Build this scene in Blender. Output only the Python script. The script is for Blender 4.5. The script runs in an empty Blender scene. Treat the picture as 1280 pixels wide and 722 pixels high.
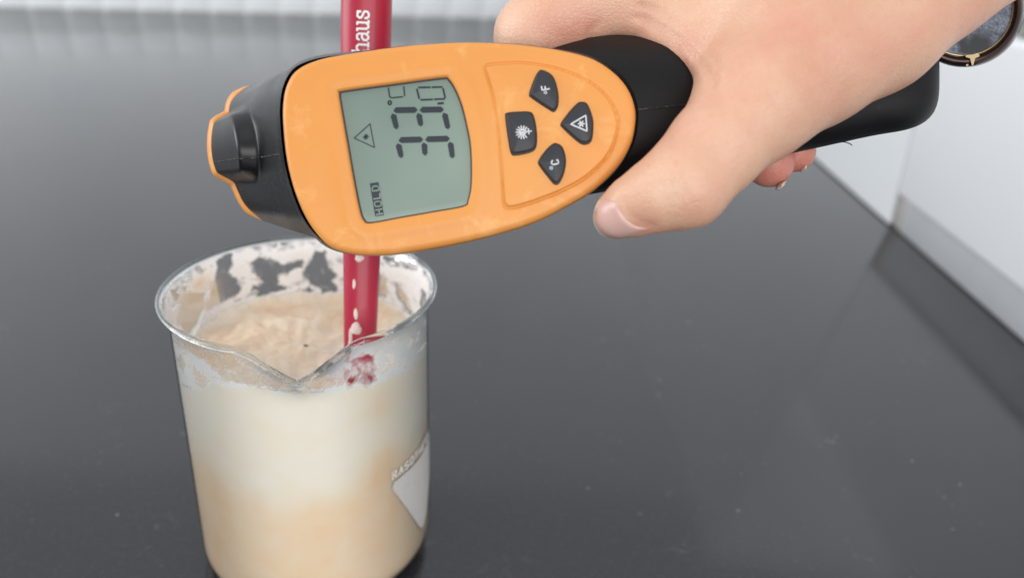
import bpy, bmesh, math, random
import numpy as np
from mathutils import Vector, Matrix
random.seed(3); rng = np.random.default_rng(5)
S = bpy.context.scene
# ------------------------------------------------------------------ camera
CAM = np.array([0.0722, -0.2526, 0.2321]); FPX = 1022.5
PITCH, ROLL = 0.43945, 0.04155
_fw = np.array([0, math.cos(PITCH), -math.sin(PITCH)]); _up = np.array([0, math.sin(PITCH), math.cos(PITCH)]); _rt = np.array([1., 0, 0])
AX = np.array([math.cos(ROLL)*_rt + math.sin(ROLL)*_up, -math.sin(ROLL)*_rt + math.cos(ROLL)*_up, -_fw])
cd = bpy.data.cameras.new('camera'); cam = bpy.data.objects.new('camera', cd); S.collection.objects.link(cam)
mw = Matrix.Identity(4)
for r in range(3):
    for c in range(3): mw[r][c] = AX[c][r]
    mw[r][3] = CAM[r]
cam.matrix_world = mw
cd.sensor_width = 36; cd.lens = FPX/1280*36; cd.clip_start = 0.01; cd.clip_end = 50
cd.dof.use_dof = True; cd.dof.focus_distance = 0.222; cd.dof.aperture_fstop = 8.5
S.camera = cam
S.render.resolution_x, S.render.resolution_y = 1024, 577
# ------------------------------------------------------------------ light
W = bpy.data.worlds.new('World'); S.world = W; W.use_nodes = True
bg = W.node_tree.nodes['Background']; bg.inputs[0].default_value = (0.93, 0.96, 1.0, 1); bg.inputs[1].default_value = 0.74
def area(name, loc, tgt, sx, sy, power, col):
    l = bpy.data.lights.new(name, 'AREA'); l.shape = 'RECTANGLE'; l.size = sx; l.size_y = sy; l.energy = power; l.color = col
    o = bpy.data.objects.new(name, l); S.collection.objects.link(o); o.location = loc
    o.rotation_euler = (Vector(tgt)-Vector(loc)).to_track_quat('-Z', 'Y').to_euler(); return o
area('window_light', (0.6, -2.9, 0.9), (0.1, 0.3, 0.05), 3.2, 1.6, 56, (1, 0.98, 0.95))
area('side_fill_light', (-2.2, 0.1, 0.9), (0.3, 0.3, 0.1), 1.8, 1.4, 33, (0.97, 0.99, 1))  # added fill lamp on the left, brightens the white units at right
area('ceiling_light', (0.1, -0.2, 2.2), (0.1, 0.3, 0), 1.4, 1.4, 3, (1, 0.99, 0.97))
S.view_settings.view_transform = 'Standard'; S.view_settings.look = 'None'; S.view_settings.exposure = 0.0; S.view_settings.gamma = 1
S.render.engine = 'CYCLES'
S.cycles.transparent_max_bounces = 24; S.cycles.max_bounces = 10
# ------------------------------------------------------------------ helpers
def hp(px, py, d):            # reference frame of the hand-held things -> metres, local to the camera's standpoint
    return np.array([(px-640)/FPX*d, -(py-361)/FPX*d, -d])
def to_world(P):
    P = np.asarray(P, float); return P @ AX + CAM
def V(px, py, d): return to_world(hp(px, py, d))
def lin(r, g, b):
    f = lambda c: (c/255/12.92) if c/255 <= .04045 else ((c/255+.055)/1.055)**2.4
    return (f(r), f(g), f(b), 1)
def mesh_obj(name, verts, faces, mat, parent=None, smooth=True, origin=None):
    verts = np.asarray(verts, float)
    if parent is not None: org = np.array(parent.matrix_world.translation) if parent.type == 'EMPTY' or True else 0
    else: org = np.array(origin) if origin is not None else np.zeros(3)
    if parent is not None: org = ORG[parent.name]
    me = bpy.data.meshes.new(name); me.from_pydata((verts-org).tolist(), [], [list(map(int, f)) for f in faces]); me.update()
    if smooth: me.polygons.foreach_set('use_smooth', [True]*len(me.polygons))
    if mat: me.materials.append(mat)
    o = bpy.data.objects.new(name, me); S.collection.objects.link(o)
    if parent is not None: o.parent = parent
    else: o.location = org
    ORG[o.name] = org
    return o
ORG = {}
def empty(name, loc, label=None, cat=None, group=None):
    o = bpy.data.objects.new(name, None); S.collection.objects.link(o); o.location = loc; o.empty_display_size = .01
    ORG[o.name] = np.array(loc, float)
    if label: tag(o, label, cat, group)
    return o
def tag(o, label, cat=None, group=None):
    o['label'] = label
    if cat: o['category'] = cat
    if group: o['group'] = group
def recalc(o):
    bm = bmesh.new(); bm.from_mesh(o.data); bmesh.ops.remove_doubles(bm, verts=bm.verts, dist=1e-7); bmesh.ops.recalc_face_normals(bm, faces=bm.faces); bm.to_mesh(o.data); bm.free()
def autosmooth(o, ang=40):
    bm = bmesh.new(); bm.from_mesh(o.data)
    for e in bm.edges:
        if len(e.link_faces) == 2 and e.calc_face_angle(0) > math.radians(ang): e.smooth = False
    bm.to_mesh(o.data); bm.free()
def box(name, lo, hi, mat, parent=None, bev=0.0, origin=None):
    lo = np.array(lo, float); hi = np.array(hi, float)
    v = [[(lo, hi)[i][0], (lo, hi)[j][1], (lo, hi)[k][2]] for i in (0, 1) for j in (0, 1) for k in (0, 1)]
    f = [(0, 1, 3, 2), (4, 6, 7, 5), (0, 4, 5, 1), (2, 3, 7, 6), (0, 2, 6, 4), (1, 5, 7, 3)]
    o = mesh_obj(name, v, f, mat, parent, False, origin)
    if bev:
        bm = bmesh.new(); bm.from_mesh(o.data); bmesh.ops.bevel(bm, geom=list(bm.edges), offset=bev, segments=3, affect='EDGES', profile=.5)
        bmesh.ops.recalc_face_normals(bm, faces=bm.faces); bm.to_mesh(o.data); bm.free()
        o.data.polygons.foreach_set('use_smooth', [True]*len(o.data.polygons)); autosmooth(o, 35)
    else: recalc(o)
    return o
def grid_faces(nr, nc, closed=True):
    F = []
    m = nc if closed else nc-1
    for i in range(nr-1):
        for j in range(m):
            a = i*nc+j; b = i*nc+(j+1) % nc; F.append((a, b, b+nc, a+nc))
    return F
def spline(pts, n, closed=True):   # Catmull-Rom, equal arc length
    P = np.array(pts, float); m = len(P); out = []
    rngi = range(m) if closed else range(m-1)
    for i in rngi:
        if closed: p0, p1, p2, p3 = P[i-1], P[i], P[(i+1) % m], P[(i+2) % m]
        else: p0, p1, p2, p3 = P[max(i-1, 0)], P[i], P[i+1], P[min(i+2, m-1)]
        for t in np.linspace(0, 1, 16, endpoint=False):
            out.append(.5*((2*p1)+(-p0+p2)*t+(2*p0-5*p1+4*p2-p3)*t*t+(-p0+3*p1-3*p2+p3)*t**3))
    if closed: out.append(out[0])
    else: out.append(P[-1])
    out = np.array(out); L = np.r_[0, np.cumsum(np.linalg.norm(np.diff(out, axis=0), axis=1))]
    s = np.linspace(0, L[-1], n, endpoint=not closed)
    return np.stack([np.interp(s, L, out[:, k]) for k in range(out.shape[1])], 1)
def offset2(P, d):                 # offset a closed 2-D curve outward by d (same unit)
    P = np.asarray(P); T = np.roll(P, -1, 0)-np.roll(P, 1, 0); T /= np.linalg.norm(T, axis=1)[:, None]+1e-12
    N = np.stack([T[:, 1], -T[:, 0]], 1)
    area_ = .5*np.sum(P[:, 0]*np.roll(P[:, 1], -1)-np.roll(P[:, 0], -1)*P[:, 1])
    if area_ < 0: N = -N
    return P+N*(d[:, None] if hasattr(d, '__len__') else d)
def seg_dist(Q, P, closed=True):   # distance of points Q to polyline P (2-D)
    A = P; B = np.roll(P, -1, 0)
    if not closed: A, B = P[:-1], P[1:]
    best = np.full(len(Q), 1e9)
    for a, b in zip(A, B):
        ab = b-a; t = np.clip(((Q-a)@ab)/(ab@ab+1e-18), 0, 1)
        best = np.minimum(best, np.linalg.norm(Q-(a+t[:, None]*ab), axis=1))
    return best
def inside(Q, P):
    c = np.zeros(len(Q), bool); n = len(P)
    for i in range(n):
        x1, y1 = P[i]; x2, y2 = P[(i+1) % n]
        if y1 == y2: continue
        k = ((y1 > Q[:, 1]) != (y2 > Q[:, 1])) & (Q[:, 0] < (x2-x1)*(Q[:, 1]-y1)/(y2-y1)+x1)
        c ^= k
    return c
# ------------------------------------------------------------------ materials
def mat(name, col=(.8, .8, .8, 1), rough=.5, **kw):
    m = bpy.data.materials.new(name); m.use_nodes = True
    b = m.node_tree.nodes['Principled BSDF']; b.inputs['Base Color'].default_value = col; b.inputs['Roughness'].default_value = rough
    for k, v in kw.items(): b.inputs[k.replace('_', ' ')].default_value = v
    return m
def nd(m, typ, **kw):
    n = m.node_tree.nodes.new(typ)
    for k, v in kw.items():
        if k in n.inputs: n.inputs[k].default_value = v
        else: setattr(n, k, v)
    return n
def lk(m, a, b): m.node_tree.links.new(a, b)
def B(m): return m.node_tree.nodes['Principled BSDF']
def obj_coord(m): return nd(m, 'ShaderNodeTexCoord').outputs['Object']
def noise(m, scale, detail=4, rough=.55, co=None, dist=0):
    n = nd(m, 'ShaderNodeTexNoise'); n.inputs['Scale'].default_value = scale; n.inputs['Detail'].default_value = detail
    n.inputs['Roughness'].default_value = rough; n.inputs['Distortion'].default_value = dist
    lk(m, co if co is not None else obj_coord(m), n.inputs['Vector']); return n.outputs['Fac']
def ramp(m, fac, stops):
    r = nd(m, 'ShaderNodeValToRGB'); e = r.color_ramp.elements
    while len(e) < len(stops): e.new(.5)
    for i, (p, c) in enumerate(stops): e[i].position = p; e[i].color = c if len(c) == 4 else (*c, 1)
    lk(m, fac, r.inputs[0]); return r.outputs[0]
def mixc(m, fac, a, b, mode='MIX'):
    n = nd(m, 'ShaderNodeMix', data_type='RGBA', blend_type=mode)
    for s, v in ((0, fac), (6, a), (7, b)):
        if isinstance(v, (int, float)): n.inputs[s].default_value = v
        elif isinstance(v, tuple): n.inputs[s].default_value = v
        else: lk(m, v, n.inputs[s])
    return n.outputs[2]
def math_(m, op, a, b=None, c=None):
    n = nd(m, 'ShaderNodeMath', operation=op)
    for i, v in enumerate((a, b, c)):
        if v is None: continue
        if isinstance(v, (int, float)): n.inputs[i].default_value = v
        else: lk(m, v, n.inputs[i])
    return n.outputs[0]
def bump(m, h, strength=.3, dist=.001):
    n = nd(m, 'ShaderNodeBump'); n.inputs['Strength'].default_value = strength; n.inputs['Distance'].default_value = dist
    lk(m, h, n.inputs['Height']); lk(m, n.outputs[0], B(m).inputs['Normal']); return n
def attr(m, name): return nd(m, 'ShaderNodeAttribute', attribute_name=name).outputs['Fac']
g = lambda v: (v, v, v, 1)

# countertop: honed black stone with dust and flecks
m_stone = mat('black_stone', lin(44, 44, 50), .3, IOR=1.68)
m_stone.node_tree.nodes['Principled BSDF'].inputs['Specular IOR Level'].default_value = .5
co = obj_coord(m_stone)
n1 = noise(m_stone, 9, 5, .6, co); n2 = noise(m_stone, 420, 3, .6, co)
c0 = mixc(m_stone, n1, lin(36, 36, 40), lin(46, 46, 51)); c1 = mixc(m_stone, ramp(m_stone, n2, [(.5, g(0)), (.75, g(.5))]), c0, lin(62, 62, 67))
vo = nd(m_stone, 'ShaderNodeTexVoronoi'); vo.inputs['Scale'].default_value = 90; vo.inputs['Randomness'].default_value = 1; lk(m_stone, co, vo.inputs['Vector'])
dots = ramp(m_stone, vo.outputs['Distance'], [(.03, g(1)), (.085, g(0))])
pick = ramp(m_stone, noise(m_stone, 31, 2, .5, co), [(.5, g(0)), (.6, g(1))])
c2 = mixc(m_stone, math_(m_stone, 'MULTIPLY', dots, pick), c1, lin(140, 142, 146))
sm = math_(m_stone, 'MULTIPLY', ramp(m_stone, noise(m_stone, 38, 6, .7, co, .6), [(.59, g(0)), (.72, g(.32))]), ramp(m_stone, noise(m_stone, 260, 3, .6, co), [(.45, g(0)), (.6, g(1))]))
c3 = mixc(m_stone, sm, c2, lin(105, 106, 110))
lk(m_stone, c3, B(m_stone).inputs['Base Color'])
lk(m_stone, ramp(m_stone, noise(m_stone, 14, 4, .6, co), [(.3, g(.10)), (.75, g(.16))]), B(m_stone).inputs['Roughness'])
bump(m_stone, n2, .05, .0002)
m_white = mat('white_lacquer', lin(238, 240, 242), .35)
lk(m_white, ramp(m_white, noise(m_white, 3, 3), [(.3, lin(236, 239, 242)), (.7, lin(242, 243, 244))]), B(m_white).inputs['Base Color'])
m_wallb = mat('painted_board', lin(225, 229, 232), .5)
lk(m_wallb, ramp(m_wallb, noise(m_wallb, 5, 3), [(.3, lin(232, 236, 240)), (.7, lin(240, 242, 243))]), B(m_wallb).inputs['Base Color'])
m_plinth = mat('grey_plinth', lin(158, 160, 164), .45)
lk(m_plinth, ramp(m_plinth, noise(m_plinth, 20, 3), [(.3, lin(176, 179, 184)), (.7, lin(188, 190, 193))]), B(m_plinth).inputs['Base Color'])

# ------------------------------------------------------------------ setting
top = box('countertop', (-1.9, -0.75, -0.04), (0.386, 1.8, 0), m_stone, bev=.002); top['kind'] = 'structure'
ct = box('countertop', (0.3865, -0.75, -0.04), (0.9, 1.8, -.0005), m_stone, bev=.002); ct['kind'] = 'structure'; ct.name = 'shelf'
# back wall: boards with recessed joints
ang = math.atan2(.148, 1.0467)
wb = bpy.data.objects.new('wall', None); S.collection.objects.link(wb); wb['kind'] = 'structure'; wb.location = (0.0475, 1.640, 0); wb.rotation_euler = (0, 0, ang); ORG['wall'] = np.zeros(3)
back = box('backing', (-1.9, .012, -.04), (1.2, .04, 1.6), m_wallb, wb)
bw, gp = .0725, .012
box('upper_wall', (-1.9, .0100, .0535), (1.2, .0118, 1.6), m_wallb, wb)
b0 = box('board', (0, .0104, .002), (bw-gp, .0117, .052), m_wallb, wb, bev=.0005)
boards = [b0]
for i in range(41):
    o = b0 if i == 0 else b0.copy()
    if i: S.collection.objects.link(o); o.parent = wb
    o.location = (-1.87+i*bw+random.uniform(-.0008, .0008), random.uniform(-.0001, .0001), 0)
# right-hand side: two white units, the nearer one raised on a grey plinth
t = empty('cabinet', (0.52, .95, 0), 'tall white cabinet standing directly on the counter at its far right side', 'cabinet')
box('side_panel', (0.386, .398, .0008), (0.66, 1.50, .42), m_white, t, bev=.001)
box('cabinet_base', (0.392, .41, .0004), (0.65, 1.49, .0008+.0), m_plinth, t)
t = empty('storage_unit', (0.52, .0, 0), 'low white unit raised above the counter on a recessed grey plinth at right', 'cabinet')
box('panel', (0.3855, -.42, .027), (0.70, .3968, .165), m_white, t, bev=.0045)
box('plinth', (0.388, -.41, .0006), (0.69, .384, .027), m_plinth, t, bev=.001)
m_brown = mat('brown_foot', lin(176, 170, 166), .5)
box('foot', (0.3874, .378, .0007), (0.396, .392, .0262), m_brown, t, bev=.002)
# grey cloth on the low unit, at the right border of the picture
m_cloth = mat('grey_cloth', lin(120, 122, 122), .9)
bump(m_cloth, noise(m_cloth, 300, 4), .6, .001)
lk(m_cloth, ramp(m_cloth, noise(m_cloth, 60, 4), [(.35, lin(84, 86, 84)), (.65, lin(160, 162, 160))]), B(m_cloth).inputs['Base Color'])
n = 40; vv = []
for i in range(n):
    for j in range(n):
        u, w_ = i/(n-1), j/(n-1); e = min(u, 1-u, w_, 1-w_)
        vv.append((.400+u*.12, .19+w_*.16, .1655+min(1, e*9)**.5*(.018+.004*math.sin(9*u+5*w_)+.003*math.sin(21*w_+3*u))))
ff = grid_faces(n, n, False)
bs = len(vv); vv += [(v[0], v[1], .1655) for v in vv]; ff += [tuple(bs+k for k in f[::-1]) for f in ff]
cl = mesh_obj('folded_cloth', vv, ff, m_cloth, origin=(.46, .27, .1655)); tag(cl, 'small grey folded cloth lying on the low white unit behind the wrist', 'cloth')

# ------------------------------------------------------------------ beaker
BH = 0.112; RB = .0432; RR = .0467; TH = .0014
SPA = math.radians(-77)
def spout(th):
    d = (th-SPA+math.pi) % (2*math.pi)-math.pi
    x = abs(d)/math.radians(25)
    if x >= 1: return 0.
    y = 1-x
    return (3*y*y-2*y**3)*.45+.55*y**2.2
def wall_pt(th, z, ro):                 # ro: radius offset from the outer wall
    zz = max(z, 0)
    rc = .011
    if z < rc: r = RB-rc+math.sqrt(max(0, rc*rc-(rc-z)**2))
    else: r = RB
    fl = max(0, (z-(BH-.011))/.011)
    r += (RR-RB-.0008)*fl**2.6
    s = spout(th); f2 = max(0, (z-(BH-.022))/.022)
    r += .0125*s*f2**1.7; zo = z-.0042*s*f2**1.6
    return ((r+ro)*math.cos(th), (r+ro)*math.sin(th), zo)
def m_thin_glass(name, tint):
    m = bpy.data.materials.new(name); m.use_nodes = True; nt = m.node_tree; nt.nodes.clear()
    out = nt.nodes.new('ShaderNodeOutputMaterial'); tr = nt.nodes.new('ShaderNodeBsdfTransparent'); tr.inputs[0].default_value = tint
    gl = nt.nodes.new('ShaderNodeBsdfGlossy'); gl.inputs['Roughness'].default_value = .02
    fr = nt.nodes.new('ShaderNodeFresnel'); fr.inputs[0].default_value = 1.42
    mx = nt.nodes.new('ShaderNodeMixShader'); nt.links.new(fr.outputs[0], mx.inputs[0]); nt.links.new(tr.outputs[0], mx.inputs[1]); nt.links.new(gl.outputs[0], mx.inputs[2])
    nt.links.new(mx.outputs[0], out.inputs[0]); return m
m_gw = m_thin_glass('thin_glass', (.985, .992, .988, 1))
m_glass = mat('solid_glass', (.97, 1, .985, 1), .03, Transmission_Weight=1.0, IOR=1.36)
bk = empty('beaker', (0, 0, 0.0002), 'clear glass beaker with pour spout, coated inside with cream, standing on black counter', 'beaker')
N = 240; ths = np.linspace(0, 2*math.pi, N, endpoint=False)
zs = list(np.linspace(.0003, .011, 9))+list(np.linspace(.014, BH-.022, 14))+list(np.linspace(BH-.020, BH-.0012, 16))
vv = [wall_pt(t_, z, 0) for z in zs for t_ in ths]
ff = grid_faces(len(zs), N); vv.append((0, 0, .0003)); ff += [(len(vv)-1, (j+1) % N, j) for j in range(N)]
mesh_obj('glass_wall', vv, ff, m_gw, bk)
# rolled rim bead
vv = []; K = 12
for t_ in ths:
    c = np.array(wall_pt(t_, BH-.0012, .0001)); er = np.array([math.cos(t_), math.sin(t_), 0])
    for k in range(K):
        a_ = 2*math.pi*k/K; vv.append(c+er*.00115*math.cos(a_)+np.array([0, 0, .00105])*math.sin(a_))
ff = []
for i in range(N):
    for k in range(K):
        ff.append((i*K+k, i*K+(k+1) % K, ((i+1) % N)*K+(k+1) % K, ((i+1) % N)*K+k))
recalc(mesh_obj('rim', vv, ff, m_glass, bk))
# white printed mark and lettering fired onto the glass
GL = {'R': [[(0, 0), (0, 1), (.6, 1), (.75, .85), (.75, .65), (.6, .5), (0, .5)], [(.4, .5), (.8, 0)]],
      'A': [[(0, 0), (.4, 1), (.8, 0)], [(.17, .38), (.63, .38)]],
      'S': [[(.75, .85), (.6, 1), (.15, 1), (0, .85), (0, .65), (.15, .52), (.6, .48), (.75, .35), (.75, .15), (.6, 0), (.15, 0), (0, .15)]],
      'O': [[(.15, 0), (0, .2), (0, .8), (.15, 1), (.65, 1), (.8, .8), (.8, .2), (.65, 0), (.15, 0)]],
      'T': [[(0, 1), (.8, 1)], [(.4, 1), (.4, 0)]], 'H': [[(0, 0), (0, 1)], [(.75, 0), (.75, 1)], [(0, .5), (.75, .5)]],
      'E': [[(.7, 0), (0, 0), (0, 1), (.7, 1)], [(0, .5), (.6, .5)]], 'M': [[(0, 0), (0, 1), (.45, .35), (.9, 1), (.9, 0)]],
      'L': [[(0, 1), (0, 0), (.7, 0)]], 'D': [[(0, 0), (0, 1), (.5, 1), (.75, .75), (.75, .25), (.5, 0), (0, 0)]],
      'C': [[(.75, .85), (.6, 1), (.15, 1), (0, .8), (0, .2), (.15, 0), (.6, 0), (.75, .15)]], 'F': [[(0, 0), (0, 1), (.7, 1)], [(0, .52), (.55, .52)]],
      'h': [[(.1, 0), (.1, 1.4), (-.05, 1.36)], [(.1, .8), (.3, .98), (.52, .98), (.66, .8), (.66, 0)], [(-.08, 0), (.28, 0)], [(.5, 0), (.84, 0)]],
      'a': [[(.1, .8), (.2, .97), (.5, .97), (.62, .8), (.62, .1), (.82, 0)], [(.62, .55), (.3, .55), (.08, .4), (.08, .15), (.25, 0), (.42, .02), (.62, .2)]],
      'u': [[(-.04, .97), (.12, .97), (.12, .2), (.25, .02), (.45, .02), (.66, .22)], [(.5, .97), (.66, .97), (.66, 0), (.84, 0)]],
      's': [[(.62, .7), (.62, .97), (.58, .85), (.45, .97), (.22, .97), (.08, .8), (.1, .64), (.25, .54), (.48, .46), (.64, .34), (.62, .12), (.46, 0), (.22, 0), (.08, .14), (.06, .3)]]}
def stroke_mesh(strokes, w, f3, sub=1):     # ribbons with mitred ends; f3 maps 2-D to 3-D
    vv, ff = [], []
    for st in strokes:
        P = np.array(st, float)
        for a, b in zip(P[:-1], P[1:]):
            d = b-a; L = np.linalg.norm(d)
            if L < 1e-9: continue
            d = d/L; n_ = np.array([-d[1], d[0]])*w/2; a = a-d*w*.35; b = b+d*w*.35
            q = [a+n_, a-n_, b-n_, b+n_]; i = len(vv); vv += [f3(*p) for p in q]; ff.append((i, i+1, i+2, i+3))
    return vv, ff
m_print = mat('white_print', lin(206, 203, 200), .4); lk(m_print, ramp(m_print, noise(m_print, 900, 3), [(.3, lin(200, 197, 193)), (.6, lin(212, 209, 205))]), B(m_print).inputs['Base Color'])
def cyl(a_deg, z, ro=.00005): return ((RB+ro)*math.cos(math.radians(a_deg)), (RB+ro)*math.sin(math.radians(a_deg)), z)
x0 = -38.5; vv, ff = [], []
for ch in 'RASOTHERM':
    st = [[(x0+px*3.1, 52.2+py*2.9) for px, py in s_] for s_ in GL[ch]]
    sc = math.radians(1)*RB
    v_, f_ = stroke_mesh([[(p[0]*sc, p[1]*.001) for p in s_] for s_ in st], .00062, lambda a, b: cyl(a/sc, b, .00025))
    ff += [tuple(len(vv)+k for k in f) for f in f_]; vv += v_; x0 += 4.2
m_let = mat('white_letters', lin(238, 236, 232), .4); mesh_obj('lettering', vv, ff, m_let, bk, False)
lo_ = spline([(-38.6, 48.2), (-38.0, 50.2), (-36, 50.6), (-20, 50.7), (0, 50.7), (14, 50.6), (16, 50.2), (16.5, 48), (-4, 24), (-10, 18.5), (-14, 17.8), (-18, 20), (-37, 45.6)], 90)
vv = []; R_ = 14; cc = lo_.mean(0)
for k in range(R_+1):
    for p in lo_: q = cc+(p-cc)*(1-k/R_*.999); vv.append(cyl(q[0], q[1]*.001))
mesh_obj('printed_mark', vv, grid_faces(R_+1, len(lo_)), m_print, bk)

# ------------------------------------------------------------------ cream mixture
LV = .087; RI = RB-.00055
m_cr = mat('cream', lin(235, 228, 214), .42, Subsurface_Weight=.15, Subsurface_Scale=.003)
B(m_cr).inputs['Subsurface Radius'].default_value = (1, .7, .45)
co = obj_coord(m_cr)
pe = math_(m_cr, 'ADD', attr(m_cr, 'peach'), math_(m_cr, 'MULTIPLY', math_(m_cr, 'SUBTRACT', noise(m_cr, 55, 4, .55, co, .8), .5), .62))
pe = math_(m_cr, 'ADD', pe, math_(m_cr, 'MULTIPLY', math_(m_cr, 'SUBTRACT', noise(m_cr, 190, 3, .55, co), .5), .25))
colc = ramp(m_cr, pe, [(.05, lin(243, 238, 227)), (.4, lin(243, 231, 213)), (.72, lin(243, 220, 191)), (1, lin(238, 205, 172))])
lk(m_cr, colc, B(m_cr).inputs['Base Color']); bump(m_cr, noise(m_cr, 260, 4, .6, co, .5), .25, .0006)
cm = empty('cream_mixture', (0, 0, .002), 'peach and white whipped cream mixture filling the glass beaker', 'cream')
vv, pv = [], []
N2 = 200
def fbm(x, y, s, seed=0):
    r = np.random.default_rng(seed); v = 0
    for o_ in range(4):
        for _ in range(3):
            a = r.uniform(0, 2*math.pi); k = s*2**o_; v = v+np.sin((x*math.cos(a)+y*math.sin(a))*k+r.uniform(0, 6.3))/(1.7**o_)/3
    return v
def level(deg):                  # height the cream reaches on the glass, by angle
    deg = (np.asarray(deg, float)+180) % 360-180
    xs = [-180, -165, -150, -135, -122, -111, -102, -92, -79, -70, -59, -50, -40, -29, -10, 10, 40, 60, 96, 120, 140, 165, 180]
    zs_ = [86, 85.5, 85, 88, 93, 95.6, 96.6, 97.2, 96.6, 95.6, 94, 93.2, 92.5, 91, 89.5, 88.5, 88.2, 89.2, 88.4, 89.4, 89, 87.4, 86]
    return (np.interp(deg, xs, zs_)+.5*np.sin(deg*.31)+.35*np.sin(deg*.83+1)+.25*np.sin(deg*1.9))*.001
zz = list(np.linspace(.0012, .011, 8))+list(np.linspace(.013, .078, 40)); N2 = 360
def side_p(t_, z):
    dg = (math.degrees(t_)+180) % 360-180
    bl = .0580+.003*math.sin(t_*2+1)+.0018*math.sin(t_*5)+.0012*math.sin(13*t_)
    side = 1/(1+math.exp((z-bl)/.0032))
    right = math.exp(-((dg+42)/14)**2-((z-.062)/.010)**2)*.5
    rp = math.exp(-((dg+42)/13)**2-((z-.084)/.007)**2)*.4
    return .04+.60*side+right+rp
TT = [2*math.pi*j/N2 for j in range(N2)]
for z in zz:
    for t_ in TT:
        rc = .0105; r = RI if z > rc else RI-rc+math.sqrt(max(0, rc**2-(rc-z+.0)**2))
        vv.append((r*math.cos(t_), r*math.sin(t_), z)); pv.append(side_p(t_, z))
lvs = level(np.degrees(TT))
for q in np.linspace(.1, 1, 14):
    for j, t_ in enumerate(TT):
        z = .078+(lvs[j]-.078)*q; vv.append((RI*math.cos(t_), RI*math.sin(t_), z)); pv.append(side_p(t_, z))
for dr, dz in ((.0003, .00025), (.0007, .0001), (.0010, -.0006)):   # rounded upper edge of the coating
    for j, t_ in enumerate(TT): vv.append(((RI-dr)*math.cos(t_), (RI-dr)*math.sin(t_), lvs[j]+dz)); pv.append(.2)
rs = np.r_[np.linspace(.968, .86, 12), np.linspace(.84, 0.02, 60)]
for k, q in enumerate(rs):
    for j, t_ in enumerate(TT):
        r = RI*q; x, y = r*math.cos(t_), r*math.sin(t_)
        z = LV+(.0015*fbm(x+.004*fbm(x, y, 90, 17), y+.004*fbm(x, y, 95, 18), 120, 3)+.0007*fbm(x+.002*fbm(x, y, 220, 15), y+.003*fbm(x, y, 200, 16), 260, 6))*min(1, (1-q)*6+.3)-.0006
        m_ = max(0, (q-.80)/.168)**2.6; z = z*(1-m_)+(lvs[j]-.0007)*m_
        z -= .0015*math.exp(-((x-.0222)**2+(y+.018)**2)/.00004)
        vv.append((x, y, z)); pv.append(.66+.17*fbm(x, y, 90, 8)+.08*fbm(x, y, 420, 9)-.4*max(0, (q-.84)/.16)**2)
#CM
cmass = mesh_obj('cream_mass', vv, grid_faces(len(zz)+17+len(rs), N2), m_cr, cm)
at = cmass.data.attributes.new('peach', 'FLOAT', 'POINT'); at.data.foreach_set('value', np.array(pv, dtype=np.float32))
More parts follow.
